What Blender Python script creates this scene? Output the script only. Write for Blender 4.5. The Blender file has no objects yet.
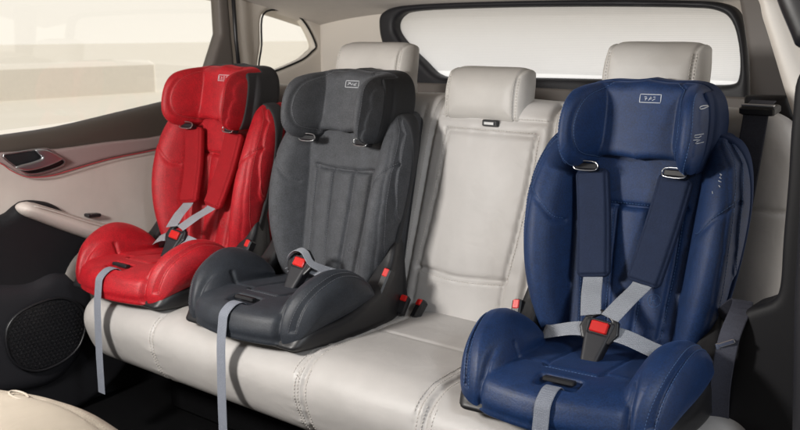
import bpy, math, random
import numpy as np
random.seed(4)
SC = bpy.context.scene
COL = SC.collection
rad = math.radians

# ------------------------------------------------------------------ camera
FPX = 935.0
YAW, PIT = rad(39.3), rad(11.19)
cd = bpy.data.cameras.new('camera'); cam = bpy.data.objects.new('camera', cd); COL.objects.link(cam)
cd.dof.use_dof = True; cd.dof.focus_distance = 1.95; cd.dof.aperture_fstop = 8
cam.location = (0, 0, 0); cam.rotation_euler = (math.pi/2-PIT, 0, YAW)
cd.sensor_width = 36; cd.lens = 36*FPX/800; cd.clip_start = .05; cd.clip_end = 200
SC.camera = cam
_F = np.array([-math.sin(YAW)*math.cos(PIT), math.cos(YAW)*math.cos(PIT), -math.sin(PIT)])
_R = np.array([math.cos(YAW), math.sin(YAW), 0.]); _U = np.cross(_R, _F)
def ray(px, py): return _F+_R*(px-400)/FPX-_U*(py-215)/FPX
def onX(px, py, X): r = ray(px, py); return r*X/r[0]
def onY(px, py, Y): r = ray(px, py); return r*Y/r[1]
def polyY(pts, Y): return [(onY(a, b, Y)[0], onY(a, b, Y)[2]) for a, b in pts]      # measured outline in a wall plane
def polyX(pts, X): return [(onX(a, b, X)[1], onX(a, b, X)[2]) for a, b in pts]

# ------------------------------------------------------------------ objects
def empty(name, loc=(0, 0, 0), rz=0, rx=0, parent=None):
    o = bpy.data.objects.new(name, None); o.empty_display_size = .05
    o.location = loc; o.rotation_euler = (rx, 0, rz); o.parent = parent; COL.objects.link(o); return o
def tag(o, label=None, cat=None, group=None, kind=None):
    for k, v in (('label', label), ('category', cat), ('group', group), ('kind', kind)):
        if v: o[k] = v
    return o
def mk(name, verts, faces, mat, parent=None, smooth=True, label=None):
    me = bpy.data.meshes.new(name)
    if isinstance(faces, np.ndarray) and faces.shape[1] == 4:
        n = len(faces); me.vertices.add(len(verts)); me.vertices.foreach_set('co', np.asarray(verts, np.float32).ravel())
        me.loops.add(4*n); me.loops.foreach_set('vertex_index', faces.astype(np.int32).ravel())
        me.polygons.add(n); me.polygons.foreach_set('loop_start', np.arange(0, 4*n, 4, dtype=np.int32))
        me.polygons.foreach_set('loop_total', np.full(n, 4, np.int32))
        me.update(calc_edges=True); me.validate()
    else:
        me.from_pydata([tuple(map(float, v)) for v in verts], [], [tuple(int(i) for i in f) for f in faces])
    me.polygons.foreach_set('use_smooth', np.full(len(me.polygons), smooth))
    me.materials.append(mat)
    o = bpy.data.objects.new(name, me); o.parent = parent; COL.objects.link(o)
    if label: o['label'] = label
    return o

# ------------------------------------------------------------------ materials
def newmat(name):
    m = bpy.data.materials.new(name); m.use_nodes = True
    nt = m.node_tree; b = nt.nodes['Principled BSDF']; return m, nt, b
def nd(nt, t, **kw):
    n = nt.nodes.new(t)
    for k, v in kw.items():
        if k in n.inputs: n.inputs[k].default_value = v
        else: setattr(n, k, v)
    return n
def cloth(name, col, rough=.75, sheen=.4, grain=900, bump=.25, var=.25, weave=0, stint=None, spec=.3, wrinkle=.0, coat=0):
    m, nt, b = newmat(name); L = nt.links.new
    tc = nd(nt, 'ShaderNodeTexCoord')
    n1 = nd(nt, 'ShaderNodeTexNoise', Scale=grain, Detail=3.0); L(tc.outputs['Object'], n1.inputs['Vector'])
    n2 = nd(nt, 'ShaderNodeTexNoise', Scale=38.0, Detail=8.0); L(tc.outputs['Object'], n2.inputs['Vector'])
    add = nd(nt, 'ShaderNodeMath', operation='MULTIPLY_ADD'); L(n1.outputs['Fac'], add.inputs[0]); add.inputs[1].default_value = .25
    ml = nd(nt, 'ShaderNodeMath', operation='MULTIPLY'); L(n2.outputs['Fac'], ml.inputs[0]); ml.inputs[1].default_value = .3
    nm = nd(nt, 'ShaderNodeTexNoise', Scale=330.0, Detail=1.0); L(tc.outputs['Object'], nm.inputs['Vector'])
    mm_ = nd(nt, 'ShaderNodeMath', operation='MULTIPLY'); L(nm.outputs['Fac'], mm_.inputs[0]); mm_.inputs[1].default_value = .45
    ad_ = nd(nt, 'ShaderNodeMath', operation='ADD'); L(mm_.outputs[0], ad_.inputs[0]); L(ml.outputs[0], ad_.inputs[1])
    L(ad_.outputs[0], add.inputs[2])
    rp = nd(nt, 'ShaderNodeValToRGB'); L(add.outputs[0], rp.inputs['Fac'])
    c = np.array(col)
    rp.color_ramp.elements[0].position = .3; rp.color_ramp.elements[1].position = .7
    rp.color_ramp.elements[0].color = (*(c*(1-var)), 1); rp.color_ramp.elements[1].color = (*np.minimum(c*(1+var), 1), 1)
    L(rp.outputs['Color'], b.inputs['Base Color'])
    b.inputs['Roughness'].default_value = rough; b.inputs['Specular IOR Level'].default_value = spec
    b.inputs['Sheen Weight'].default_value = sheen; b.inputs['Sheen Roughness'].default_value = .35
    b.inputs['Sheen Tint'].default_value = (*(stint or np.minimum(c*3+.05, 1)), 1)
    b.inputs['Coat Weight'].default_value = coat; b.inputs['Coat Roughness'].default_value = .35
    h = ad_.outputs[0]
    if weave:
        w1 = nd(nt, 'ShaderNodeTexWave', Scale=weave); w1.bands_direction = 'X'; L(tc.outputs['Object'], w1.inputs['Vector'])
        w2 = nd(nt, 'ShaderNodeTexWave', Scale=weave); w2.bands_direction = 'Z'; L(tc.outputs['Object'], w2.inputs['Vector'])
        mm = nd(nt, 'ShaderNodeMath', operation='MULTIPLY'); L(w1.outputs['Fac'], mm.inputs[0]); L(w2.outputs['Fac'], mm.inputs[1])
        ad = nd(nt, 'ShaderNodeMath', operation='ADD'); L(mm.outputs[0], ad.inputs[0]); L(n1.outputs['Fac'], ad.inputs[1]); h = ad.outputs[0]
    bp = nd(nt, 'ShaderNodeBump', Strength=bump, Distance=.0009); L(h, bp.inputs['Height'])
    if wrinkle:
        n3 = nd(nt, 'ShaderNodeTexNoise', Scale=22.0, Detail=3.0, Distortion=1.2); L(tc.outputs['Object'], n3.inputs['Vector'])
        b2 = nd(nt, 'ShaderNodeBump', Strength=wrinkle, Distance=.006); L(n3.outputs['Fac'], b2.inputs['Height'])
        L(b2.outputs['Normal'], bp.inputs['Normal'])
    L(bp.outputs['Normal'], b.inputs['Normal'])
    return m
def leather(name, col, rough=.5, wr=.25, spec=.4):
    m, nt, b = newmat(name); L = nt.links.new
    tc = nd(nt, 'ShaderNodeTexCoord')
    v = nd(nt, 'ShaderNodeTexVoronoi', Scale=520.0); v.feature = 'DISTANCE_TO_EDGE'; L(tc.outputs['Object'], v.inputs['Vector'])
    n2 = nd(nt, 'ShaderNodeTexNoise', Scale=9.0, Detail=6.0); L(tc.outputs['Object'], n2.inputs['Vector'])
    rp = nd(nt, 'ShaderNodeValToRGB'); L(n2.outputs['Fac'], rp.inputs['Fac']); c = np.array(col)
    rp.color_ramp.elements[0].position = .3; rp.color_ramp.elements[1].position = .7
    rp.color_ramp.elements[0].color = (*(c*.93), 1); rp.color_ramp.elements[1].color = (*np.minimum(c*1.05, 1), 1)
    L(rp.outputs['Color'], b.inputs['Base Color'])
    rr = nd(nt, 'ShaderNodeMapRange'); L(n2.outputs['Fac'], rr.inputs['Value']); rr.inputs['To Min'].default_value = rough-.06; rr.inputs['To Max'].default_value = rough+.1
    L(rr.outputs[0], b.inputs['Roughness']); b.inputs['Specular IOR Level'].default_value = spec
    bp = nd(nt, 'ShaderNodeBump', Strength=.22, Distance=.0006); L(v.outputs['Distance'], bp.inputs['Height'])
    if wr:
        n3 = nd(nt, 'ShaderNodeTexNoise', Scale=14.0, Detail=2.5, Distortion=.8); L(tc.outputs['Object'], n3.inputs['Vector'])
        b2 = nd(nt, 'ShaderNodeBump', Strength=wr, Distance=.01); L(n3.outputs['Fac'], b2.inputs['Height']); L(b2.outputs['Normal'], bp.inputs['Normal'])
    L(bp.outputs['Normal'], b.inputs['Normal'])
    return m
def plain(name, col, rough=.5, metal=0, spec=.5, emit=None, es=1, noise=.08, bump=.1):
    m, nt, b = newmat(name); L = nt.links.new
    tc = nd(nt, 'ShaderNodeTexCoord'); n = nd(nt, 'ShaderNodeTexNoise', Scale=700.0, Detail=2.0); L(tc.outputs['Object'], n.inputs['Vector'])
    rp = nd(nt, 'ShaderNodeValToRGB'); L(n.outputs['Fac'], rp.inputs['Fac']); c = np.array(col)
    rp.color_ramp.elements[0].color = (*(c*(1-noise)), 1); rp.color_ramp.elements[1].color = (*np.minimum(c*(1+noise), 1), 1)
    L(rp.outputs['Color'], b.inputs['Base Color'])
    b.inputs['Roughness'].default_value = rough; b.inputs['Metallic'].default_value = metal; b.inputs['Specular IOR Level'].default_value = spec
    if bump:
        bp = nd(nt, 'ShaderNodeBump', Strength=bump, Distance=.0005); L(n.outputs['Fac'], bp.inputs['Height']); L(bp.outputs['Normal'], b.inputs['Normal'])
    if emit: b.inputs['Emission Color'].default_value = (*emit, 1); b.inputs['Emission Strength'].default_value = es
    return m

M = {}
M['beige'] = leather('bench_leather', (.445, .426, .410), rough=.44, wr=.20)
M['beige_head'] = leather('headrest_leather', (.475, .455, .43), rough=.46, wr=.18)
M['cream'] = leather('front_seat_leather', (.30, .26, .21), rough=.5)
M['liner'] = cloth('roof_lining_cloth', (.56, .515, .475), rough=.95, sheen=.2, grain=600, var=.08, spec=.1)
M['pillar'] = plain('pillar_plastic', (.70, .65, .59), rough=.6, noise=.03)
M['taupe'] = plain('taupe_plastic', (.12, .105, .095), rough=.6)
M['sill'] = plain('window_sill_trim', (.060, .049, .041), rough=.55)
M['accent'] = plain('door_accent_trim', (.27, .205, .20), rough=.38, noise=.15)
M['door_leather'] = leather('door_leather', (.52, .465, .43), rough=.55, wr=.1)
M['dark'] = plain('dark_trim', (.009, .009, .011), rough=.6, spec=.3)
M['dark2'] = plain('dark_trim_soft', (.017, .017, .0205), rough=.52, spec=.35)
M['black'] = plain('black_plastic', (.012, .012, .014), rough=.38)
M['shell'] = plain('seat_shell_plastic', (.011, .011, .0125), rough=.45)
M['carpet'] = cloth('car_carpet', (.005, .005, .0055), rough=1, sheen=0, spec=.05, grain=400, bump=.8)
M['chrome'] = plain('chrome', (.8, .8, .82), rough=.16, metal=1, noise=.02, bump=0)
M['satin'] = plain('satin_metal', (.55, .56, .58), rough=.3, metal=1, noise=.03, bump=0)
M['redbtn'] = plain('red_button', (.55, .012, .010), rough=.35, noise=.03, bump=0)
M['belt'] = cloth('seat_belt_webbing', (.045, .047, .064), rough=.6, sheen=.3, grain=500, weave=260, bump=.5)
M['strap'] = cloth('harness_webbing', (.30, .315, .35), rough=.5, sheen=.3, grain=700, weave=130, bump=.9, var=.12)
M['strap_dark'] = cloth('adjuster_webbing', (.215, .232, .275), rough=.5, sheen=.2, grain=700, weave=130, bump=.9, var=.12)
M['white_mark'] = plain('printed_mark', (.6, .62, .66), rough=.5, noise=.02, bump=0)
M['red_reflection'] = plain('red_reflection_strip', (.35, .05, .06), rough=.3, emit=(1, .05, .07), es=.05)  # red reflection on the door trim, put in as faintly emissive colour
M['seamgap'] = plain('seam_shadow_thread', (.42, .39, .355), rough=.7)
M['thread_beige'] = plain('beige_thread', (.62, .585, .54), rough=.7)

# ------------------------------------------------------------------ signed distance modelling
def cr(xs, ys, n=200):
    xs = np.array(xs, float); ys = np.array(ys, float)
    m = np.gradient(ys, xs); q = np.linspace(xs[0], xs[-1], n); i = np.clip(np.searchsorted(xs, q)-1, 0, len(xs)-2)
    h = xs[i+1]-xs[i]; t = (q-xs[i])/h
    v = (2*t**3-3*t*t+1)*ys[i]+(t**3-2*t*t+t)*h*m[i]+(-2*t**3+3*t*t)*ys[i+1]+(t**3-t*t)*h*m[i+1]
    return lambda x: np.interp(x, q, v)
def spl(pts, k=6, closed=True):
    p = np.array(pts, float); n = len(p); out = []
    rng = range(n) if closed else range(n-1)
    for i in rng:
        if closed: a, b, c, d = p[(i-1) % n], p[i], p[(i+1) % n], p[(i+2) % n]
        else: a, b, c, d = p[max(i-1, 0)], p[i], p[i+1], p[min(i+2, n-1)]
        for s in range(k):
            t = s/k
            out.append(.5*((2*b)+(c-a)*t+(2*a-5*b+4*c-d)*t*t+(3*b-a-3*c+d)*t**3))
    if not closed: out.append(p[-1])
    return np.array(out)
def seg2(a, b, P, Q):
    dx, dy = Q[0]-P[0], Q[1]-P[1]; L = dx*dx+dy*dy+1e-12
    t = np.clip(((a-P[0])*dx+(b-P[1])*dy)/L, 0, 1)
    return (a-P[0]-t*dx)**2+(b-P[1]-t*dy)**2
def _segs(a, b, P, Q):
    d = Q-P; L = (d**2).sum(1)+1e-12; ua = a[:, None]-P[None, :, 0]; ub = b[:, None]-P[None, :, 1]
    t = np.clip((ua*d[:, 0]+ub*d[:, 1])/L, 0, 1); return ((ua-t*d[:, 0])**2+(ub-t*d[:, 1])**2).min(1)
def _small(a, b, pts, closed):
    sh = a.shape; a = a.ravel(); b = b.ravel(); P = np.asarray(pts, float); Q = np.roll(P, -1, 0)
    if not closed: return np.sqrt(_segs(a, b, P[:-1], P[1:])).reshape(sh)
    D = np.sqrt(_segs(a, b, P, Q)); dy = np.where(Q[:, 1] == P[:, 1], 1e-12, Q[:, 1]-P[:, 1]); bb = b[:, None]
    c = ((P[:, 1] > bb) != (Q[:, 1] > bb)) & (a[:, None] < (Q[:, 0]-P[:, 0])*(bb-P[:, 1])/dy+P[:, 0])
    return (np.where(c.sum(1) % 2 == 1, -1, 1)*D).reshape(sh)
def poly(a, b, pts):
    if max(np.size(a), np.size(b)) < 6000:
        a, b = np.broadcast_arrays(a, b)
        if a.size < 6000: return _small(a, b, pts, True)
    a, b = np.broadcast_arrays(a, b); d = np.full(a.shape, 1e9); s = np.zeros(a.shape, bool); n = len(pts)
    for i in range(n):
        P, Q = pts[i], pts[(i+1) % n]
        d = np.minimum(d, seg2(a, b, P, Q))
        if P[1] != Q[1]:
            c = ((P[1] > b) != (Q[1] > b)) & (a < (Q[0]-P[0])*(b-P[1])/(Q[1]-P[1])+P[0]); s ^= c
    return np.where(s, -1, 1)*np.sqrt(d)
def line(a, b, pts):
    if max(np.size(a), np.size(b)) < 6000:
        a, b = np.broadcast_arrays(a, b)
        if a.size < 6000: return _small(a, b, pts, False)
    a, b = np.broadcast_arrays(a, b); d = np.full(a.shape, 1e9)
    for i in range(len(pts)-1): d = np.minimum(d, seg2(a, b, pts[i], pts[i+1]))
    return np.sqrt(d)
def smax(a, b, k): h = np.maximum(k-np.abs(a-b), 0)/k; return np.maximum(a, b)+h*h*k*.25
def smin(a, b, k): return -smax(-a, -b, k)
def rng_(a, lo, hi): return np.maximum(lo-a, a-hi)
def rbox(x, y, z, c, s, r):
    qx, qy, qz = np.abs(x-c[0])-s[0]+r, np.abs(y-c[1])-s[1]+r, np.abs(z-c[2])-s[2]+r
    return np.sqrt(np.maximum(qx, 0)**2+np.maximum(qy, 0)**2+np.maximum(qz, 0)**2)+np.minimum(np.maximum(qx, np.maximum(qy, qz)), 0)-r
def gro(d, depth=.004, w=.0045): return depth*np.exp(-(d/w)**2)
def nets(f, lo, hi, h):
    ax = [np.arange(lo[i]-h*1.5, hi[i]+h*2.5, h) for i in range(3)]
    X, Y, Z = ax[0][:, None, None], ax[1][None, :, None], ax[2][None, None, :]
    V = np.broadcast_to(f(X, Y, Z), (len(ax[0]), len(ax[1]), len(ax[2]))).astype(np.float64)
    I = V < 0; nx, ny, nz = V.shape
    cnt = np.zeros((nx-1, ny-1, nz-1), np.int8); offs = [(i, j, k) for i in (0, 1) for j in (0, 1) for k in (0, 1)]
    for i, j, k in offs: cnt += I[i:nx-1+i, j:ny-1+j, k:nz-1+k]
    act = np.argwhere((cnt > 0) & (cnt < 8)); idx = np.full(cnt.shape, -1, np.int64)
    idx[act[:, 0], act[:, 1], act[:, 2]] = np.arange(len(act))
    cv = {o: V[act[:, 0]+o[0], act[:, 1]+o[1], act[:, 2]+o[2]] for o in offs}
    S = np.zeros((len(act), 3)); N = np.zeros(len(act))
    for o in offs:
        for a in range(3):
            if o[a] == 0:
                p = list(o); p[a] = 1; p = tuple(p); va, vb = cv[o], cv[p]; m = (va < 0) != (vb < 0)
                t = np.where(m, va/np.where(m, va-vb, 1), 0)
                pt = np.tile(np.array(o, float), (len(act), 1)); pt[:, a] = t; S += pt*m[:, None]; N += m
    P = (act+S/N[:, None])*h+np.array([a[0] for a in ax])
    F = []
    for a in range(3):
        b, c = (a+1) % 3, (a+2) % 3
        sl0 = [slice(None)]*3; sl1 = [slice(None)]*3; sl0[a] = slice(0, -1); sl1[a] = slice(1, None)
        A, B = I[tuple(sl0)], I[tuple(sl1)]; e = np.argwhere(A != B)
        ok = (e[:, b] > 0) & (e[:, c] > 0) & (e[:, b] < V.shape[b]-1) & (e[:, c] < V.shape[c]-1); e = e[ok]
        def g(db, dc): q = e.copy(); q[:, b] -= db; q[:, c] -= dc; return idx[q[:, 0], q[:, 1], q[:, 2]]
        q = np.stack([g(1, 1), g(0, 1), g(0, 0), g(1, 0)], 1)
        fl = ~A[e[:, 0], e[:, 1], e[:, 2]]; q[fl] = q[fl][:, ::-1]; F.append(q)
    F = np.concatenate(F)
    for it in range(2):
        x, y, z = P.T; e = h*.25; v = f(x, y, z)
        G = np.stack([f(x+e, y, z)-v, f(x, y+e, z)-v, f(x, y, z+e)-v], 1)/e
        st = v[:, None]*G/np.maximum((G**2).sum(1), .2)[:, None]
        P = P-np.clip(st, -h*.6, h*.6)
    return P, F
def sdf(name, f, lo, hi, h, mat, parent=None, label=None):
    P, F = nets(f, lo, hi, h); return mk(name, P, F, mat, parent, True, label)
_CC = {}
def cast(f, pts, d):
    k = (id(f), np.array(pts, float).tobytes(), tuple(d))
    if k not in _CC: _CC[k] = (f, _cast(f, pts, d))
    r = _CC[k][1]; return r[0].copy(), r[1].copy()
def _cast(f, pts, d):
    p = np.array(pts, float); d = np.array(d, float); d = d/np.linalg.norm(d); hit = np.zeros(len(p), bool); tr = np.zeros(len(p))
    for _ in range(60):
        v = f(p[:, 0], p[:, 1], p[:, 2]); hit |= v < .0004; st = np.where(hit, 0, np.maximum(v*.7, .0004)); tr += st; p = p+d*st[:, None]
    return p, hit & (tr < .6)
def resample(p, step):
    p = np.array(p, float); s = np.r_[0, np.cumsum(np.linalg.norm(np.diff(p, axis=0), axis=1))]
    n = max(2, int(s[-1]/step)); q = np.linspace(0, s[-1], n); return np.stack([np.interp(q, s, p[:, i]) for i in range(p.shape[1])], 1)

class MB:
    def __init__(s): s.v = []; s.f = []
    def add(s, v, f): b = len(s.v); s.v += [tuple(q) for q in v]; s.f += [tuple(i+b for i in q) for q in f]
    def tube(s, pts, r, n=6, closed=False):
        p = np.array(pts, float); m = len(p); ring = []
        for i in range(m):
            t = (p[(i+1) % m]-p[i-1]) if closed else (p[min(i+1, m-1)]-p[max(i-1, 0)])
            t = t/(np.linalg.norm(t)+1e-12)
            u = np.cross(t, (0.13, .31, .94)); u /= np.linalg.norm(u)+1e-12; w = np.cross(t, u)
            rr = r[i] if hasattr(r, '__len__') else r
            ring.append([p[i]+rr*(math.cos(a)*u+math.sin(a)*w) for a in [2*math.pi*k/n for k in range(n)]])
        v = [q for rg in ring for q in rg]; f = []
        for i in range(m if closed else m-1):
            for k in range(n): a, b = i*n, ((i+1) % m)*n; f.append((a+k, a+(k+1) % n, b+(k+1) % n, b+k))
        if not closed: f.append(tuple(range(n))[::-1]); f.append(tuple((m-1)*n+k for k in range(n)))
        s.add(v, f)
    def box(s, c, h, R=None, bev=.0015):
        hx, hy, hz = h; b = min(bev, min(h)*.4); V = []; F = []
        sg = [(-1, -1), (1, -1), (1, 1), (-1, 1)]
        for z, ins in ((-hz, b), (-hz+b, 0), (hz-b, 0), (hz, b)):
            for sx, sy in sg:
                x, y = sx*(hx-ins), sy*(hy-ins)
                for cx, cy in ((x-sx*b*(1 if sx*sy < 0 else 0), y-sy*b*(1 if sx*sy > 0 else 0)), (x-sx*b*(1 if sx*sy > 0 else 0), y-sy*b*(1 if sx*sy < 0 else 0))):
                    V.append(np.array((cx, cy, z)))
        for l in range(3):
            for k in range(8): F.append((l*8+k, l*8+(k+1) % 8, (l+1)*8+(k+1) % 8, (l+1)*8+k))
        F.append(tuple(range(8))[::-1]); F.append(tuple(24+k for k in range(8)))
        R = np.eye(3) if R is None else R
        s.add([np.array(c)+R@q for q in V], F)
    def ribbon(s, pts, side, w, th=.0016):
        """webbing: pts centre line, side = width direction(s)"""
        p = np.array(pts, float); m = len(p); V = []; F = []
        sd = np.array(side, float); sd = np.tile(sd, (m, 1)) if sd.ndim == 1 else sd
        ww = w if hasattr(w, '__len__') else [w]*m
        for i in range(m):
            t = p[min(i+1, m-1)]-p[max(i-1, 0)]; t /= np.linalg.norm(t)+1e-12
            a = sd[i]-t*(sd[i]@t); a /= np.linalg.norm(a)+1e-12; n = np.cross(t, a); h = ww[i]/2
            for q, k in ((-1, .0), (-.92, .5), (.92, .5), (1, .0)): V.append(p[i]+a*h*q+n*th*k)
            for q, k in ((.92, -.5), (-.92, -.5)): V.append(p[i]+a*h*q+n*th*k)
        for i in range(m-1):
            for k in range(6): F.append((i*6+k, i*6+(k+1) % 6, (i+1)*6+(k+1) % 6, (i+1)*6+k))
        F.append(tuple(range(6))[::-1]); F.append(tuple((m-1)*6+k for k in range(6)))
        s.add(V, F)
    def build(s, name, mat, parent=None, smooth=False, label=None): return mk(name, s.v, s.f, mat, parent, smooth, label)
def inlay(o, mb, mat):
    '''thread and other surface pattern goes into the mesh of the part it decorates'''
    me = o.data; n0 = len(me.vertices); co = np.empty(n0*3, np.float32); me.vertices.foreach_get('co', co)
    nf = len(me.polygons); ls = np.empty(len(me.loops), np.int32); me.loops.foreach_get('vertex_index', ls)
    lt = np.empty(nf, np.int32); me.polygons.foreach_get('loop_total', lt)
    if not mb.v: return o
    ms = [m for m in me.materials]; mi = np.empty(nf, np.int32); me.polygons.foreach_get('material_index', mi)
    sm = np.empty(nf, bool); me.polygons.foreach_get('use_smooth', sm)
    V = np.concatenate([co.reshape(-1, 3), np.array(mb.v, np.float32)])
    l2 = np.array([i+n0 for f in mb.f for i in f], np.int32); t2 = np.array([len(f) for f in mb.f], np.int32)
    new = bpy.data.meshes.new(me.name); new.vertices.add(len(V)); new.vertices.foreach_set('co', V.ravel())
    LS = np.concatenate([ls, l2]); LT = np.concatenate([lt, t2]); new.loops.add(len(LS)); new.loops.foreach_set('vertex_index', LS)
    new.polygons.add(len(LT)); new.polygons.foreach_set('loop_start', np.concatenate([[0], np.cumsum(LT)[:-1]]).astype(np.int32)); new.polygons.foreach_set('loop_total', LT)
    for m in ms: new.materials.append(m)
    if mat.name not in [m.name for m in ms]: new.materials.append(mat)
    k = [m.name for m in new.materials].index(mat.name)
    new.update(calc_edges=True)
    new.polygons.foreach_set('material_index', np.concatenate([mi, np.full(len(t2), k, np.int32)]))
    new.polygons.foreach_set('use_smooth', np.concatenate([sm, np.ones(len(t2), bool)])); new.update(); o.data = new; return o
def smooth_path(pts, k=8): return spl(pts, k, closed=False)
def dashes(mb, pts, L=.0042, gap=.0026, r=.0006):
    p = resample(pts, .0007); st = int((L+gap)/.0007); ln = int(L/.0007)
    for i in range(0, len(p)-ln, st): mb.tube([p[i], p[i+ln//2], p[i+ln]], r, 4)
def stitch_on(mb, f, path3, d, lift=.0004, **kw):
    p = resample(path3, .002); q, hit = cast(f, p, d)
    run = []
    for i in range(len(q)):
        if hit[i] and (not run or np.linalg.norm(q[i]-run[-1]) < .012): run.append(q[i])
        else:
            if len(run) > 4: dashes(mb, np.array(run)-np.array(d)*lift, **kw)
            run = [q[i]] if hit[i] else []
    if len(run) > 4: dashes(mb, np.array(run)-np.array(d)*lift, **kw)
def rotm(ax, ay, az):
    cx, sx, cy, sy, cz, sz = math.cos(ax), math.sin(ax), math.cos(ay), math.sin(ay), math.cos(az), math.sin(az)
    return np.array([[cz, -sz, 0], [sz, cz, 0], [0, 0, 1]])@np.array([[cy, 0, sy], [0, 1, 0], [-sy, 0, cy]])@np.array([[1, 0, 0], [0, cx, -sx], [0, sx, cx]])

# ------------------------------------------------------------------ child seat shapes (metres, seat-local; -y faces the front of the car)
SL = .22
HEAD_OUT = spl([(-.08, .600), (.04, .601), (.09, .601), (.120, .592), (.142, .565), (.151, .52), (.146, .472), (.132, .438), (.108, .428), (.088, .437), (.074, .450), (.03, .452), (-.08, .452)], 5)
HEAD_W = spl([(.066, -.040), (.080, -.085), (.097, -.135), (.115, -.164), (.134, -.162), (.148, -.128), (.153, -.07), (.149, .0), (.125, .03), (.075, .02)], 5)
hd_s = cr([.43, .46, .52, .58, .61], [.80, .93, 1, .92, .78])
def head_f(x, y, z):
    ax = np.abs(x); Y = y-.022-SL*(z-.52)
    o = poly(ax, z, HEAD_OUT)
    cen = smax(o, rng_(Y, -.062-.008*np.cos(x*18), .035), .022)
    Yw = (Y-.035)/hd_s(z)+.035
    w = smax(poly(ax, Yw, HEAD_W), o, .034)
    f = smin(cen, w, .003)
    f = f+gro(line(ax, Y, [(.150, -.07), (.20, -.07)]), .003, .004)
    f = f+gro(line(ax, z, HEAD_SEAM), .0028, .0032)*(Y < -.03)+gro(line(ax, z, HEAD_ARC), .0022, .003)*(Y < -.03)
    return f
HEAD_ARC = spl([(.070, .60), (.098, .575), (.108, .52), (.100, .465), (.078, .44)], 5, closed=False)
HEAD_SEAM = [(.122, .605), (.132, .568), (.137, .52), (.132, .472), (.118, .432)]
def headshell_f(x, y, z):
    ax = np.abs(x); Y = y-.022-SL*(z-.52); o = poly(ax, z, HEAD_OUT); Yw = (Y-.035)/hd_s(z)+.035
    F = np.minimum(smax(poly(ax, Yw, HEAD_W), o, .034), smax(o, rng_(Y, -.062, .035), .022))-.0028
    return np.minimum(smax(smax(F, -.088-Y, .006), .126-ax, .004), smax(F, -.030-Y, .006))
def headshell_old(x, y, z):
    ax = np.abs(x); Y = y-.022-SL*(z-.52); o = poly(ax, z, HEAD_OUT)-.0015
    return np.minimum(smax(o, rng_(Y, -.035, .055), .035), smax(smax(o, rng_(Y, -.080, .03), .02), .138-ax, .006))
W_ = cr([.03, .1, .2, .3, .4, .45, .52], [.160, .186, .214, .229, .231, .222, .195])
D_ = cr([.03, .12, .2, .3, .42, .52], [.62, .82, .95, 1, .86, .55])
BACK_OUT = spl([(-.08, .500), (.08, .502), (.15, .502), (.195, .485), (.222, .445), (.234, .38), (.233, .3), (.219, .2), (.196, .12), (.174, .075), (.15, .055), (.03, .05), (-.08, .05)], 5)
BACK_W = spl([(.122, -.115), (.136, -.158), (.158, -.196), (.186, -.210), (.214, -.190), (.231, -.150), (.227, -.112), (.19, -.095), (.13, -.085)], 5)
WSEAM1 = [(.172, .492), (.200, .455), (.213, .39), (.215, .3), (.207, .2), (.188, .12), (.165, .08)]
WSEAM2 = [(.158, .49), (.186, .45), (.199, .39), (.201, .3), (.193, .2), (.175, .12), (.155, .09)]
VFOLD = [(.212, .385), (.175, .352), (.15, .322), (.137, .315)]
PADTOP = [(-.2, .352), (.06, .352), (.104, .358)]
FLUTE1 = [(.036, .35), (.034, .25), (.026, .10)]
FLUTE2 = [(.098, .35), (.094, .25), (.082, .10)]
def back_f(x, y, z):
    ax = np.abs(x); Y = y-SL*z; o = poly(ax, z, BACK_OUT); a2 = ax*.233/W_(z)
    puff = .007*np.cos(np.clip(ax/.036, 0, 1)*math.pi/2)*((z < .35) & (ax < .036))+.006*np.sin(np.clip((ax-.036)/.06, 0, 1)*math.pi)*(z < .35)+.004*np.sin(np.clip((z-.352)/.1, 0, 1)*math.pi)
    cen = smax(smax(o, rng_(Y, -.128-puff, -.03), .02), ax-.17, .02)
    Yw = (Y+.03)/D_(z)-.03
    w = smax(poly(a2, Yw, BACK_W), o, .032)
    f = smin(cen, w, .005)
    fr = (Y < -.09)
    f = f+gro(line(ax, z, WSEAM1), .0045, .0036)*fr+gro(line(ax, z, WSEAM2), .0018, .003)*fr
    f = f+gro(line(ax, z, VFOLD), .0035, .005)*fr
    f = f+(gro(line(ax, z, PADTOP), .008, .006)+gro(line(ax, z, FLUTE1), .007, .0055)+gro(line(ax, z, FLUTE2), .007, .0055))*(fr*(ax < .12))
    return f
def backshell_f(x, y, z):
    ax = np.abs(x); Y = y-SL*z; o = poly(ax, z, BACK_OUT); a2 = ax*.233/W_(z); Yw = (Y+.03)/D_(z)-.03
    w = smax(poly(a2, Yw, BACK_W), o, .032)-.0028
    return np.minimum(smax(w, -.128-Y, .006), smax(smax(o+.01, rng_(Y, -.08, -.02), .02), ax-.165, .01))
def backshell_old(x, y, z):
    ax = np.abs(x); Y = y-SL*z
    return smax(poly(ax, z, BACK_OUT)+.006, rng_(Y, -.075, -.012), .02)
BW = cr([-.475, -.455, -.41, -.34, -.26, -.18, -.1, -.04], [.160, .183, .203, .218, .228, .226, .214, .19])
BOL_SIDE = spl([(-.436, .035), (-.432, .075), (-.41, .118), (-.368, .150), (-.31, .168), (-.26, .162), (-.215, .142), (-.185, .118), (-.168, .09), (-.18, .07), (-.25, .055), (-.34, .035), (-.42, .012)], 5)
PAD_SIDE = spl([(-.466, .030), (-.466, .056), (-.450, .080), (-.395, .094), (-.32, .092), (-.24, .084), (-.15, .076), (-.07, .078), (-.05, .05), (-.08, .025), (-.25, .02), (-.44, .008)], 5)
FRONT_SEAM = [(-.15, -.335), (-.06, -.325), (-.05, -.345), (.05, -.345), (.06, -.325), (.15, -.335)]
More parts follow.
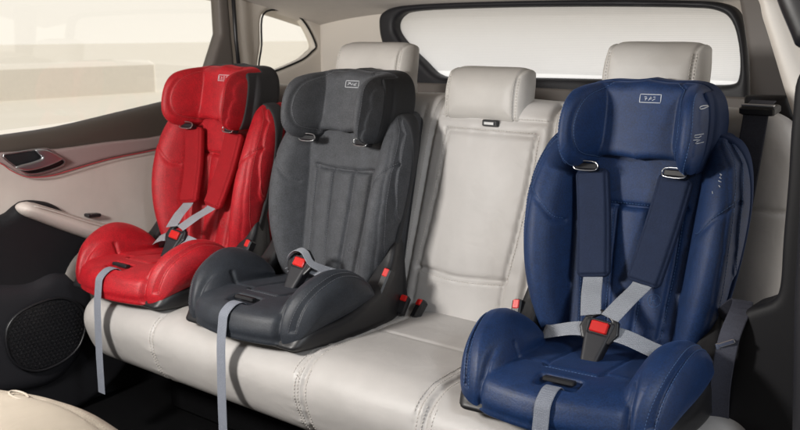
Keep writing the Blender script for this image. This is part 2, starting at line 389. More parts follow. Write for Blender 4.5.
BOL_SEAM = spl([(.170, -.436), (.186, -.40), (.197, -.34), (.203, -.27), (.200, -.20), (.188, -.13)], 4, closed=False)
def base_f(x, y, z):
    ax = np.abs(x); w = BW(y)
    pad = smax(poly(y-1.3*np.minimum(x*x, .03), z, PAD_SIDE), ax-np.minimum(w-.010, .172), .055)
    inner = .108+.03*np.clip((z-.08)/.1, 0, 1)
    bs = poly(y, z, BOL_SIDE)
    bol = smax(bs, np.maximum(inner-ax, ax-w), .062)
    f = smin(pad, bol, .004)
    top = (z > .05)
    f = f+gro(line(x, y, FRONT_SEAM), .005, .0055)*(top*(ax < .125))
    f = f+gro(line(ax, y, BOL_SEAM), .0045, .0036)*top+gro(np.abs(ax-.140+.10*np.maximum(0, y+.40)), .006, .006)*np.clip((-.33-y)/.06, 0, 1)*np.clip((.135-z)/.03, 0, 1)*(z > .02)
    f = f+gro(np.abs(ax-.055)+np.maximum(0, -(y+.335)*3), .003, .005)*(top*(y > -.335))
    f = smax(f, -(rbox(x, y, z, (0, -.404, .098), (.040, .020, .018), .008)), .010)
    return f
SH_SIDE = spl([(-.415, .004), (-.425, .028), (-.39, .05), (-.3, .06), (-.22, .085), (-.165, .105), (-.125, .145), (-.095, .190), (-.06, .205), (-.03, .19), (-.02, .12), (-.01, .03), (-.02, .004), (-.2, .002)], 5)
def shell_f(x, y, z):
    ax = np.abs(x); f = smax(poly(y, z, SH_SIDE), ax-(BW(y)-.006), .02)
    up = smax(f, .165-ax, .012); lo = smax(f, z-.045, .01)
    return np.minimum(up, lo)
CACHE = {}
def cached(key, f, lo, hi, h):
    if key not in CACHE: CACHE[key] = nets(f, lo, hi, h)
    return CACHE[key]
def yb(z, d=-.128): return d+SL*z                       # front of the back pad at height z
def mir(p): return [(-a, b) for a, b in p]

def child_seat(name, label, loc, rz, mt, harness=True, marks='blue', strap_end=-.26, strap_dx=0.0):
    root = tag(empty(name, loc, rz), label, 'child car seat', 'child car seats on the rear bench')
    P, F = cached('back', back_f, (-.25, -.24, .03), (.25, .11, .52), .0029); back = mk('backrest', P, F, mt['fab'], root)
    P, F = cached('bshell', backshell_f, (-.25, -.18, .03), (.25, .12, .52), .0035); bsh = mk('back_shell', P, F, mt['shellfab'], root)
    if marks == 'grey': back.scale.x = bsh.scale.x = .945
    P, F = cached('head', head_f, (-.19, -.20, .41), (.19, .10, .62), .0028); head = mk('head_support', P, F, mt['head'], root)
    P, F = cached('hshell', headshell_f, (-.19, -.13, .41), (.19, .12, .62), .003); mk('head_support_shell', P, F, mt['shellfab'], head)
    P, F = cached('base', base_f, (-.25, -.50, -.01), (.25, -.02, .20), .0029); base = mk('seat_cushion', P, F, mt['base'], root)
    P, F = cached('shell', shell_f, (-.24, -.44, -.01), (.24, .01, .22), .005); mk('base_shell', P, F, M['shell'], root)
    # stitching
    mb = MB()
    for s in (1, -1):
        for pth in (WSEAM1,):
            for off in (-.005, .005):
                q = spl([(s*(a+off), b) for a, b in pth], 5, closed=False)
                stitch_on(mb, back_f, [(a, -.32, b) for a, b in q], (0, 1, 0))
        q = spl([(s*a, b+.005) for a, b in VFOLD], 5, closed=False); stitch_on(mb, back_f, [(a, -.32, b) for a, b in q], (0, 1, 0))
        for fl in (FLUTE1, FLUTE2): stitch_on(mb, back_f, [(s*(a+.005), -.32, b) for a, b in fl], (0, 1, 0))
    stitch_on(mb, back_f, [(-.1, -.32, .357), (.1, -.32, .357)], (0, 1, 0))
    inlay(back, mb, mt['thread'])
    mb = MB()
    for s in (1, -1):
        stitch_on(mb, head_f, [(s*(a-.004), -.3, b) for a, b in HEAD_ARC], (0, 1, 0))
        for off in (-.0045,):
            q = spl([(s*(a+off), b) for a, b in HEAD_SEAM], 5, closed=False)
            stitch_on(mb, head_f, [(a, -.3, b) for a, b in q], (0, 1, 0))
    inlay(head, mb, mt['thread'])
    mb = MB()
    for s in (1, -1):
        for off in (-.005, .005):
            q = spl([(s*(a+off), b) for a, b in BOL_SEAM], 5, closed=False)
            stitch_on(mb, base_f, [(a, b, .3) for a, b in q], (0, .0, -1))
    stitch_on(mb, base_f, [(a, b-.006, .3) for a, b in FRONT_SEAM[1:-1]], (0, 0, -1))
    inlay(base, mb, mt['thread'])
    # belt guides below the head support
    for s in (-1, 1):
        mb = MB(); c = np.array((s*.092, -.080, .430)); Rr = rotm(-.35, 0, -s*.12)
        mb.box(c, (.024, .010, .0075), Rr, .003); g = mb.build('belt_guide', M['black'], root)
        mb = MB(); w_, h_ = .021, .008
        lp = [c+Rr@np.array((a, -.0125, b)) for a, b in ((-w_, -h_), (w_, -h_), (w_*.92, h_), (-w_*.92, h_))]
        mb.tube(spl(lp, 4), .0016, 6, closed=True); mb.build('guide_rim', M['satin'], g, smooth=True)
    # logo patch on the head support
    mb = MB(); cx, cz, w_, h_ = .018, .571, .021, .008
    def onhead(a, b, d=.0004):
        q, ok = cast(head_f, [(a, -.3, b)], (0, 1, 0)); return q[0]+np.array((0, -d, 0))
    rect = resample([(cx-w_, cz-h_), (cx+w_, cz-h_), (cx+w_, cz+h_), (cx-w_, cz+h_), (cx-w_, cz-h_)], .004)
    mb.tube([onhead(a, b) for a, b in rect], .0008, 4)
    if marks == 'red': gl = [[(-.014, .004), (-.018, .004), (-.018, -.004), (-.014, -.004)], [(-.008, .004), (-.010, -.004), (-.004, -.004)], [(-.009, 0), (-.004, 0)], [(0, .004), (.005, .004), (.001, 0), (.005, -.004), (0, -.004)], [(.016, .004), (.010, .004), (.010, 0), (.016, -.001), (.015, -.004), (.010, -.004)]]
    elif marks == 'grey': gl = [[(-.014, -.002), (-.006, .003), (-.002, -.003), (.003, .003)], [(.003, -.002), (.014, .003)], [(-.013, .003), (-.004, .003)], [(.006, -.003), (.013, -.002)]]
    else: gl = [[(-.012, .003), (-.006, .003), (-.010, -.004)], [(-.011, 0), (-.006, 0)], [(-.003, -.004), (.001, .004), (.004, -.001), (-.002, -.001)], [(.004, -.004), (.010, .0)], [(.006, .003), (.010, .003)]]
    for g_ in gl: mb.tube([onhead(cx+a, cz+b) for a, b in resample(g_, .003)], .0007, 4)
    mb.build('logo_patch', M['white_mark'], head)
    # embossed round marks
    def onback(a, b): q, ok = cast(back_f, [(a, -.32, b)], (0, 1, 0)); return q[0]+np.array((0, -.0002, 0))
    for s in ((-1, 1) if marks == 'blue' else (1,)):
        mb = MB(); ex, ez = s*.066, .19 if s < 0 else .175
        if marks != 'blue': ex, ez = .064, .165
        mb.tube([onback(ex+.013*math.cos(t), ez+.013*math.sin(t)) for t in np.linspace(0, 2*math.pi, 25)[:-1]], .0007, 4, closed=True)
        for g_ in ([(-.005, .007), (-.005, -.007)], [(.005, .007), (.0, .001), (.005, -.007)], [(-.004, 0), (.004, .0)]):
            mb.tube([onback(ex+a, ez+b) for a, b in resample(g_, .003)], .0007, 4)
        inlay(back, mb, mt['thread'])
    if marks == 'blue':
        mb = MB()
        for (a, b) in ((-.138, .560), (.136, .562), (-.141, .50)):
            mb.tube([onhead(a+.0028*math.cos(t), b+.0028*math.sin(t)) for t in np.linspace(0, 2*math.pi, 9)[:-1]], .0012, 4, closed=True)
        for g_ in ([(.004, .006), (-.003, .006), (-.004, .001), (.003, .001), (.003, .003)], [(-.004, -.003), (.003, -.003), (-.003, -.010), (.004, -.010)]):
            mb.tube([onhead(.1385+a, .507+b) for a, b in resample(g_, .003)], .0008, 4)
        inlay(head, mb, M['white_mark'])
        mb = MB()
        for g_ in ([(-.002, .02), (.003, .018), (-.002, .014), (.003, .012)], [(-.002, .008), (.004, .006)], [(.001, .0), (.004, -.003)], [(-.01, -.012), (-.008, -.016)]):
            mb.tube([onback(.176+a, .418+b) for a, b in resample(g_, .003)], .0008, 4)
        inlay(back, mb, M['white_mark'])
    # harness
    K = np.array((.001, -.218, .127))
    if harness:
        for s in (-1, 1):
            T = np.array((s*.088, yb(.42)-.028, .424)); B = np.array((s*.051, yb(.21)-.046, .214))
            ax_ = (T-B); Ln = np.linalg.norm(ax_); w3 = ax_/Ln; w2 = np.cross(w3, (1, 0, 0)); w2 /= np.linalg.norm(w2); w1 = np.cross(w2, w3)
            Rm = np.stack([w1, w2, w3], 1); c = (T+B)/2
            def pf(x, y, z):
                u = (x-c[0])*Rm[0, 0]+(y-c[1])*Rm[1, 0]+(z-c[2])*Rm[2, 0]; v = (x-c[0])*Rm[0, 1]+(y-c[1])*Rm[1, 1]+(z-c[2])*Rm[2, 1]; t = (x-c[0])*Rm[0, 2]+(y-c[1])*Rm[1, 2]+(z-c[2])*Rm[2, 2]
                v = v-.010*np.cos(t/Ln*2.6)
                f = rbox(u, v, t, (0, 0, 0), (.035, .0145, Ln/2), .012)
                return f+gro(np.abs(rbox(u, 0*v, t, (0, 0, 0), (.0300, 1, Ln/2-.005), .004)), (.0026), .0026)
            lo = np.minimum(T, B)-.045; hi = np.maximum(T, B)+.045
            Pp, Fp = cached('pad%d' % s, pf, lo, hi, .0026)
            mk('shoulder_pad', Pp, Fp, mt['pad'], root)
            D = B-w3*.0
            mb = MB(); e = K+np.array((s*.019, .002, .036))
            mb.ribbon(smooth_path([B+w3*.03, B, B*.5+e*.5+np.array((0, -.004, 0)), e]), (1, 0, 0), .040)
            mb.build('harness_strap', M['strap'], root)
            mb = MB(); hp = np.array((s*.120, -.185, .104)); h2 = np.array((s*.150, -.14, .084))
            mb.ribbon(smooth_path([K+np.array((s*.016, .004, .006)), K+np.array((s*.055, .004, .002)), (hp+np.array((0, -.01, .0))), h2]), (0, .8, .62), .034)
            mb.build('lap_strap', M['strap'], root)
    else:
        for s in (-1, 1):
            mb = MB()
            mb.ribbon(smooth_path([K+np.array((s*.012, .004, .012)), K+np.array((s*.045, .02, -.006)), np.array((s*.095, -.16, .105)), np.array((s*.14, -.12, .085))]), (0, .4, 1), .028)
            mb.build('lap_strap', M['strap'], root)
        mb = MB()
        mb.ribbon(smooth_path([(-.105, -.155, .10), (-.060, -.185, .120), K+np.array((-.030, -.004, .028)), K+np.array((-.004, -.006, .048)), K+np.array((.022, -.006, .044)), K+np.array((.045, -.002, .016)), (.075, -.165, .115)], 5), (.1, 1, .2), .020)
        mb.build('harness_strap', M['strap'], root)
    # buckle
    Rb = rotm(-.55, 0.10, 0); BS = 1.4
    bf_c = K
    def bf(x, y, z):
        u = (x-K[0])*Rb[0, 0]+(y-K[1])*Rb[1, 0]+(z-K[2])*Rb[2, 0]; v = (x-K[0])*Rb[0, 1]+(y-K[1])*Rb[1, 1]+(z-K[2])*Rb[2, 1]; t = (x-K[0])*Rb[0, 2]+(y-K[1])*Rb[1, 2]+(z-K[2])*Rb[2, 2]
        u, v, t = u/BS, v/BS, t/BS
        wv = .0175+np.clip(t+.01, -.05, .03)*.16
        body = smax(smax(np.abs(u)-wv, np.abs(v)-.010, .006), rng_(t, -.050, .020), .006)
        return BS*smax(body, -rbox(u, v, t, (0, -.011, .008), (.0145, .004, .0095), .002), .002)
    Pp, Fp = cached('buckle', bf, K-.085, K+.085, .0022)
    bk = mk('buckle', Pp, Fp, M['dark2'], root)
    mb = MB(); mb.box(K+Rb@np.array((0, -.0085, .008))*BS, (.0125*BS, .004*BS, .008*BS), Rb, .002); mb.build('release_button', M['redbtn'], bk)
    PENT = [(-.020, -.012), (-.0285, .004), (-.024, .022), (-.007, .034), (.007, .034), (.024, .022), (.0285, .004), (.020, -.012)]
    PIN = [(-.015, .012), (-.013, .020), (-.005, .0265), (.005, .0265), (.013, .020), (.015, .012)]
    def tf(x, y, z):
        u = (x-K[0])*Rb[0, 0]+(y-K[1])*Rb[1, 0]+(z-K[2])*Rb[2, 0]; v = (x-K[0])*Rb[0, 1]+(y-K[1])*Rb[1, 1]+(z-K[2])*Rb[2, 1]; t = (x-K[0])*Rb[0, 2]+(y-K[1])*Rb[1, 2]+(z-K[2])*Rb[2, 2]
        u, v, t = u/BS, v/BS, t/BS
        return BS*smax(smax(poly(u, t, PENT), -poly(u, t, PIN), .002), np.abs(v+.004)-.0042, .003)
    Pp, Fp = cached('tongue', tf, K-.085, K+.085, .0022)
    mk('tongue', Pp, Fp, M['black'], bk)
    mb = MB(); mb.ribbon([K+Rb@np.array((0, .0, -.055)), K+Rb@np.array((0, .004, -.085)), (0, -.28, .06)], (1, 0, 0), .030); mb.build('crotch_strap', M['belt'], root)
    # adjuster slot and hanging strap
    mb = MB(); Ra = rotm(-.18, 0, 0); mb.box((0, -.400, .0915), (.030, .0085, .0045), Ra, .003); mb.build('adjuster_lever', M['black'], root)
    mb = MB(); d = strap_dx
    pth = [(0, -.408, .078), (0, -.424, .0885), (0, -.446, .0865), (d*.1, -.468, .070), (d*.3, -.474, .045), (d*.5, -.480, .0), (d*.7, -.482, -.05), (d*.85, -.484, -.14), (d, -.484, strap_end)]
    mb.ribbon(smooth_path(pth), (1, .0, 0), .030, .0018)
    mb.build('adjuster_strap', M['strap_dark'], root)
    # side belt locks
    for s in ((-1,) if marks == 'blue' else (1,)):
        mb = MB(); c = np.array((s*.210, -.145, .108)); Rr = rotm(-.5, s*.12, 0)
        mb.box(c, (.011, .014, .036), Rr, .004); lk = mb.build('belt_lock', M['black'], root)
        mb = MB(); mb.box(c+Rr@np.array((0, -.0115, .024)), (.0075, .0042, .010), Rr, .002); mb.build('release_button', M['redbtn'], lk)
    return root

def seatmats(col, base=None, rr=.0, leathery=False, thread=None, shellfab=None, pad=None):
    d = {}
    d['fab'] = cloth('seat_fabric', col, rough=.56+rr, sheen=.3, spec=.5, grain=620, weave=0, bump=.8, var=.5, wrinkle=.05)
    d['head'] = cloth('head_support_fabric', col, rough=.54+rr, sheen=.3, spec=.5, grain=620, weave=0, bump=.8, var=.5, wrinkle=.04)
    d['base'] = (leather('cushion_leather', base or col, rough=.47, wr=.06, spec=.5) if leathery else cloth('cushion_fabric', base or col, rough=.52+rr*.3, sheen=.3, spec=.5, grain=620, weave=0, bump=.7, var=.5, wrinkle=.06))
    d['pad'] = cloth('pad_fabric', pad or col, rough=.75, sheen=.12, grain=650, weave=240, bump=.5, var=.25)
    d['thread'] = plain('stitching_thread', thread, rough=.7, bump=0)
    d['shellfab'] = cloth('shell_fabric', shellfab, rough=.8, sheen=.2, grain=700, var=.15)
    return d
BLUE = seatmats((.0048, .0235, .085), rr=.07, thread=(.06, .12, .26), shellfab=(.008, .022, .07), pad=(.012, .021, .052))
RED = seatmats((.36, .0045, .011), rr=.05, thread=(.45, .06, .06), shellfab=(.030, .029, .031), pad=(.30, .004, .009))
GREY = seatmats((.050, .053, .060), rr=.2, base=(.0185, .0225, .030), leathery=False, thread=(.13, .135, .15), shellfab=(.03, .031, .034), pad=(.06, .06, .065))
ZB = -.705
child_seat('child_seat', 'bright red padded child car seat with harness, next to the car door', (-2.112, 1.80, ZB), rad(1), RED, True, 'red', -.243)
child_seat('child_seat', 'charcoal grey child car seat without shoulder pads, between the red and the blue seats', (-1.618, 1.80, ZB), rad(1), GREY, False, 'grey', -.248)
child_seat('child_seat', 'large navy blue child car seat with harness, on the right end of the bench', (-.822, 1.80, ZB), rad(6), BLUE, True, 'blue', -.32)
# ------------------------------------------------------------------ rear bench
BY, BZ = 1.905, -.165
def bback_f(X, Y, Z):
    yp = Y-BY-.22*(Z-BZ)
    top = BZ+.004*np.cos(X*9)-.05*np.clip((X+.66)/.11, 0, 1)**2
    bul = -.010*np.exp(-((X+1.265)/.11)**4)*np.exp(-((Z+.43)/.17)**4)-.006*np.cos(np.clip((X+1.265)/.40, -3, 3)*math.pi*2)*0
    side = -.022*(np.exp(-((X+.80)/.17)**4)*0)
    f = smax(smax(smax(rng_(yp, bul, .13), Z-top, .05), X+.548, .06), np.maximum(-.83-Z, -2.28-X), .04)
    fr = yp < .05
    for q_ in (0, 1, 2, 3): f = f+puck(line(X, Z, BSEAMS[q_][0]), (X if q_ in (0, 3) else Z)*.8)*fr*.7
    for pth, dp, w in BSEAMS: f = f+gro(line(X, Z, pth), dp, w)*fr
    return f
BSEAMS = [([(-1.390, -.245), (-1.133, -.245)], .006, .006),
          ([(-1.390, -.245), (-1.395, -.36), (-1.412, -.50), (-1.425, -.59)], .006, .006),
          ([(-1.133, -.245), (-1.137, -.36), (-1.152, -.50), (-1.165, -.585)], .006, .006),
          ([(-1.425, -.59), (-1.30, -.597), (-1.165, -.585)], .008, .007),
          ([(-1.425, -.59), (-1.432, -.74)], .005, .006), ([(-1.165, -.585), (-1.172, -.74)], .005, .006),
          ([(-1.425, -.150), (-1.430, -.20), (-1.440, -.26), (-1.450, -.45), (-1.468, -.72)], .014, .008),
          ([(-1.100, -.150), (-1.095, -.24), (-1.100, -.45), (-1.118, -.72)], .014, .008),
          ([(-1.47, -.19), (-1.478, -.30), (-1.487, -.50), (-1.50, -.72)], .004, .005),
          ([(-1.415, -.213), (-1.105, -.213)], .0035, .005),
          ([(-1.395, -.255), (-1.44, -.258)], .003, .004), ([(-1.10, -.258), (-1.02, -.262), (-.95, -.30)], .003, .004),
          ([(-.66, -.36), (-.60, -.352), (-.54, -.356)], .004, .005)]
def puck(d, t): return .0006*np.exp(-(d/.028)**2)*(np.sin(t*150)+np.sin(t*97+1.3)+.6*np.sin(t*233+.4))
def s1(Y): return -1.388+.01*np.clip((1.45-Y)*8, 0, 1)
def bcush_f(X, Y, Z):
    nose = 1.345+.055*np.clip((-.74-Z)/.16, 0, 1)**2
    bul = .012*np.cos((X+1.22)*math.pi/.34)*0
    dent = sum(np.exp(-(np.maximum(np.maximum(np.abs(X-cx_)-.19, 1.40-Y), 0)/.05)**2) for cx_ in (-2.11, -1.618, -.80))
    top = -.690-.009*dent-.022*np.clip((1.52-Y)/.18, 0, 1)**2+.02*np.clip((Y-1.72)/.1, 0, 1)*0
    f = smax(smax(Z-top, np.maximum(nose-Y, Y-1.87), .085), np.maximum(-2.27-X, X+.50), .075)
    f = smax(f, -.905-Z, .05)
    for sx_ in (-1.40, -1.06, -1.92): f = f+puck(np.abs(X-sx_), Y-Z*.9+sx_)
    f = f+gro(np.abs(X-s1(Y)), .0065, .006)+gro(np.abs(X-s1(Y)+.022), .003, .0045)*(Y < 1.7)+gro(np.abs(X+1.048), .0065, .006)+gro(np.abs(X+1.070), .003, .0045)*(Y < 1.7)
    f = f+gro(np.abs(X+1.92), .004, .005)*(Y < 1.55)+gro(np.abs(Y-1.60-.0*X), .004, .005)*((X > -1.388)*(X < -1.048))
    return f
bench = tag(empty('rear_bench_seat', (0, 0, 0)), 'long light beige leather rear bench with stitched seams, carrying the three child seats', 'bench seat')
bb = sdf('backrest', bback_f, (-2.30, 1.72, -.85), (-.53, 2.08, -.14), .0062, M['beige'], bench)
bc = sdf('seat_cushion', bcush_f, (-2.29, 1.32, -.93), (-.48, 1.89, -.67), .0062, M['beige'], bench)
mb = MB()
for pth, off in ((BSEAMS[0][0], (0, .007)), (BSEAMS[1][0], (-.007, 0)), (BSEAMS[2][0], (.007, 0)), (BSEAMS[3][0], (0, -.008)), (BSEAMS[6][0], (-.010, 0)), (BSEAMS[7][0], (.010, 0)), (BSEAMS[8][0], (.005, 0)), (BSEAMS[9][0], (0, .005))):
    stitch_on(mb, bback_f, [(a+off[0], 1.55, b+off[1]) for a, b in spl(pth, 4, closed=False)], (0, 1, 0), lift=.0005, L=.005, gap=.003, r=.0007)
inlay(bb, mb, M['thread_beige'])
mb = MB()
for xs in (-1.388-.022-.006, -1.388-.022+.006, -1.388+.009, -1.070-.006, -1.070+.006, -1.039):
    stitch_on(mb, bcush_f, [(xs, y, -.5) for y in np.linspace(1.36, 1.74, 30)], (0, 0, -1), lift=.0005, L=.005, gap=.003, r=.0007)
    stitch_on(mb, bcush_f, [(xs+.01, 1.2, z) for z in np.linspace(-.725, -.88, 14)], (0, 1, 0), lift=.0005, L=.005, gap=.003, r=.0007)
for xs in (-1.926, -1.914): stitch_on(mb, bcush_f, [(xs, 1.2, z) for z in np.linspace(-.72, -.88, 14)], (0, 1, 0), lift=.0005, L=.005, gap=.003, r=.0007)
inlay(bc, mb, M['thread_beige'])
# latch between panel and head restraint
mb = MB(); mb.box((-1.262, 1.888, -.221), (.022, .006, .008), None, .002); lt = mb.build('armrest_latch', M['black'], bench)
mb = MB(); mb.box((-1.262, 1.8805, -.221), (.014, .0015, .0035), None, .0007); mb.build('latch_pull', M['satin'], lt)
def headrest(cx, cz, w, h, cy=1.935, label=None):
    wt, wb = w/2, w/2*.90
    out = spl([(-wb, -h/2), (-wt*.99, -h*.1), (-wt*.97, h*.32), (-wt*.82, h/2), (0, h*.52), (wt*.82, h/2), (wt*.97, h*.32), (wt*.99, -h*.1), (wb, -h/2), (0, -h*.5)], 6)
    def f(X, Y, Z):
        x, y, z = X-cx, Y-cy-.12*(Z-cz)+.25*(X-cx)**2, Z-cz
        o = poly(x, z, out)
        g = smax(o, rng_(y+.012*np.cos(z/h*2.6), -.036, .060), .055)
        g = g+gro(np.abs(np.abs(x)-wt*.80)+np.maximum(0, y-.02)*2, .003, .004)*(z < h*.6)
        return g
    o = sdf('headrest', f, (cx-w/2-.02, cy-.09, cz-h/2-.03), (cx+w/2+.02, cy+.12, cz+h/2+.03), .0038, M['beige_head'], bench)
    mb = MB()
    for s in (-1, 1):
        for off in (-.004, .004): stitch_on(mb, f, [(cx+s*wt*.80+off, cy-.3, cz+t) for t in np.linspace(-h*.42, h*.38, 30)], (0, 1, 0), lift=.0004, L=.004, gap=.003, r=.0007)
    inlay(o, mb, M['thread_beige'])
    for s in (-1, 1):
        mb = MB(); mb.tube([(cx+s*w*.22, cy+.03, cz-h/2-.04), (cx+s*w*.22, cy+.03, cz-h*.3)], .006, 10); mb.build('headrest_post', M['black'], o, smooth=True)
headrest(-1.298, -.160, .245, .138)
headrest(-1.665, -.110, .262, .150)
headrest(-.868, -.108, .240, .160)
for X, Yv, z, g, lb in ((-1.412, 1.735, -.668, .25, 'black and red seat belt buckle in the bench gap, right beside the grey child seat'), (-1.372, 1.75, -.675, -.3, 'short red belt buckle in the bench gap, a little further from the grey child seat'),):
    t = tag(empty('seat_belt_buckle', (X, Yv, z), g), lb, 'belt buckle', 'belt buckles in the gap of the bench')
    mb = MB(); Rr = rotm(-.7, g*.5, 0); mb.box((0, 0, -.004), (.013, .010, .026), Rr, .004); mb.build('buckle_body', M['black'], t)
    mb = MB(); mb.box(Rr@np.array((0, -.0070, .013)), (.0085, .005, .008), Rr, .003); mb.build('release_button', M['redbtn'], t)
# shoulder belt at the right end
sb = tag(empty('seat_belt', (-.64, 1.80, -.2)), 'dark shoulder belt running down from its black guide at the right end of the bench', 'seat belt')
def L3(p): return np.array(p)-np.array((-.64, 1.80, -.2))
def BYf(z, o=.012): return BY+.22*(z-BZ)-o
mb = MB(); mb.ribbon([L3(p) for p in smooth_path([(-.632, 1.93, -.140), (-.632, 1.895, -.155), (-.634, BYf(-.20), -.20), (-.636, BYf(-.35, .02), -.35), (-.645, BYf(-.50, .035), -.50), (-.65, BYf(-.6, .05), -.60), (-.645, 1.745, -.70), (-.64, 1.74, -.78)])], (1, .0, 0), .050, .002)
mb.build('webbing', M['belt'], sb)
mb = MB(); mb.box(L3((-.630, 1.905, -.156)), (.035, .022, .008), rotm(.15, 0, 0), .004); gd = mb.build('belt_guide', M['black'], sb)
mb = MB(); mb.box(L3((-.630, 1.892, -.1468)), (.032, .005, .0015), rotm(.15, 0, 0), .001); mb.build('guide_trim', M['satin'], gd)
tq = onY(727, 343, 1.585)
mb = MB(); mb.box(L3(tq), (.016, .003, .004), rotm(0, -.5, 0), .0015); mb.box(L3(tq+np.array((-.016, .002, -.010))), (.004, .003, .006), rotm(0, -.3, 0), .0015); mb.build('tongue', M['chrome'], sb)
mb = MB(); mb.ribbon([L3(p) for p in smooth_path([(-.645, 1.745, -.58), (tq[0]-.004, 1.66, tq[2]+.06), (tq[0], 1.592, tq[2]+.004), (tq[0]-.012, 1.60, tq[2]-.10), (tq[0]-.02, 1.64, tq[2]-.22)])], (1, .1, 0), .036, .002); mb.build('lap_webbing', M['belt'], sb)

# ------------------------------------------------------------------ car body
def slabY(name, pts, Y, th, k, mat, parent, h=.006, holes=(), ks=5, label=None, h2=None):
    P = spl(pts, ks) if ks else np.array(pts)
    H = [spl(q, 5) for q in holes]
    def f(x, y, z):
        o = poly(x, z, P)
        for q in H: o = smax(o, -poly(x, z, q), .004)
        return smax(o, rng_(y, Y, Y+th), k)
    a = np.array(P); return sdf(name, f, (a[:, 0].min(), Y, a[:, 1].min()), (a[:, 0].max(), Y+th, a[:, 1].max()), h, mat, parent, label)
def slabX(name, pts, X, th, k, mat, parent, h=.006, holes=(), ks=5, label=None, extra=None):
    P = spl(pts, ks) if ks else np.array(pts); H = [spl(q, 5) for q in holes]
    def f(x, y, z):
        o = poly(y, z, P)
        for q in H: o = smax(o, -poly(y, z, q), .004)
        g = smax(o, rng_(x, X-th, X), k)
        return extra(x, y, z, g) if extra else g
    a = np.array(P); return sdf(name, f, (X-th, a[:, 0].min(), a[:, 1].min()), (X, a[:, 0].max(), a[:, 1].max()), h, mat, parent, label)
body = tag(empty('car', (-1.4, 2.2, -1.1)), 'inside of a car with pale roof lining, frosted back window and open right side', 'car')
def kid(o): o.parent = body; o.matrix_parent_inverse = body.matrix_world.inverted(); return o
bpy.context.view_layer.update()
def bodypart(o): o.location = tuple(-np.array(body.location)); return o
# roof lining
nx_, ny_ = 60, 60; V = []; Fc = []
def roofz(x, y): return .190-.115*max(0, (y-1.75)/.75)**1.6-.06*abs((x+1.4)/1.1)**4+.0
for j in range(ny_+1):
    for i in range(nx_+1):
        x = -2.52+2.10*i/nx_; y = -.6+3.22*j/ny_; V.append((x, y, roofz(x, y)))
n0 = len(V)
V += [(a, b, c+.03) for a, b, c in V]
for j in range(ny_):
    for i in range(nx_):
        a = j*(nx_+1)+i; Fc.append((a, a+nx_+1, a+nx_+2, a+1)); Fc.append((a+n0, a+1+n0, a+nx_+2+n0, a+nx_+1+n0))
bodypart(mk('roof_lining', V, Fc, M['liner'], body))
# tail: dark window frame, glass, heating lines, lower trim
WIN = polyY([(402, 28), (407, 16), (425, 11), (500, 8), (600, 7), (690, 8), (722, 11), (737, 22), (744, 48), (744, 76), (735, 84), (700, 84), (640, 80), (560, 78), (480, 77), (447, 76), (428, 60), (410, 42)], 2.50)
OUT = polyY([(387, 28), (391, 12), (418, 5), (500, 1), (600, 0), (690, 1), (728, 4), (744, 16), (752, 48), (754, 110), (735, 125), (640, 130), (560, 130), (480, 128), (435, 110), (412, 75), (393, 50)], 2.50)
bodypart(slabY('window_frame', OUT, 2.45, .06, .02, M['dark2'], body, .007, holes=[WIN]))
gm, nt, b = newmat('frosted_rear_glass')
tr = nd(nt, 'ShaderNodeBsdfTranslucent'); tr.inputs['Color'].default_value = (.95, .95, .95, 1)
df = nd(nt, 'ShaderNodeBsdfDiffuse'); df.inputs['Color'].default_value = (.7, .69, .68, 1)
mx = nd(nt, 'ShaderNodeMixShader'); mx.inputs[0].default_value = .93
tp = nd(nt, 'ShaderNodeBsdfTransparent'); m2_ = nd(nt, 'ShaderNodeMixShader'); m2_.inputs[0].default_value = .05
gtc = nd(nt, 'ShaderNodeTexCoord'); gw = nd(nt, 'ShaderNodeTexWave', Scale=62.0, Distortion=.2); gw.bands_direction = 'Z'; nt.links.new(gtc.outputs['Object'], gw.inputs['Vector']); gr = nd(nt, 'ShaderNodeValToRGB'); nt.links.new(gw.outputs['Fac'], gr.inputs['Fac']); gr.color_ramp.elements[0].color = (.83, .86, .90, 1); gr.color_ramp.elements[1].color = (.93, .96, 1, 1); gr.color_ramp.elements[0].position = .0; gr.color_ramp.elements[1].position = .35; nt.links.new(gr.outputs[0], tr.inputs['Color'])
nt.links.new(mx.outputs[0], m2_.inputs[1]); nt.links.new(tp.outputs[0], m2_.inputs[2])
nt.links.new(df.outputs[0], mx.inputs[1]); nt.links.new(tr.outputs[0], mx.inputs[2]); nt.links.new(m2_.outputs[0], nt.nodes['Material Output'].inputs['Surface'])
xs = [p[0] for p in WIN]; zs = [p[1] for p in WIN]
def ring(P, off): c = np.mean(np.array(P), 0); return [tuple(c+(np.array(p)-c)*off) for p in P]
G = ring(spl(WIN, 4), 1.02)
gl = bodypart(mk('rear_window', [(a, 2.492, b_) for a, b_ in G], [tuple(range(len(G)))], gm, body, smooth=False))
mb = MB(); Wp = np.array(spl(WIN, 5))
for z in np.arange(min(zs)+.012, max(zs)-.006, .0085):
    seg = []
    for i in range(len(Wp)):
        P_, Q_ = Wp[i], Wp[(i+1) % len(Wp)]
        if (P_[1] > z) != (Q_[1] > z): seg.append(P_[0]+(z-P_[1])/(Q_[1]-P_[1])*(Q_[0]-P_[0]))
    if len(seg) >= 2: mb.box(((min(seg)+max(seg))/2, 2.4895, z), ((max(seg)-min(seg))/2-.004, 0.0004, .0003), None, .0002)

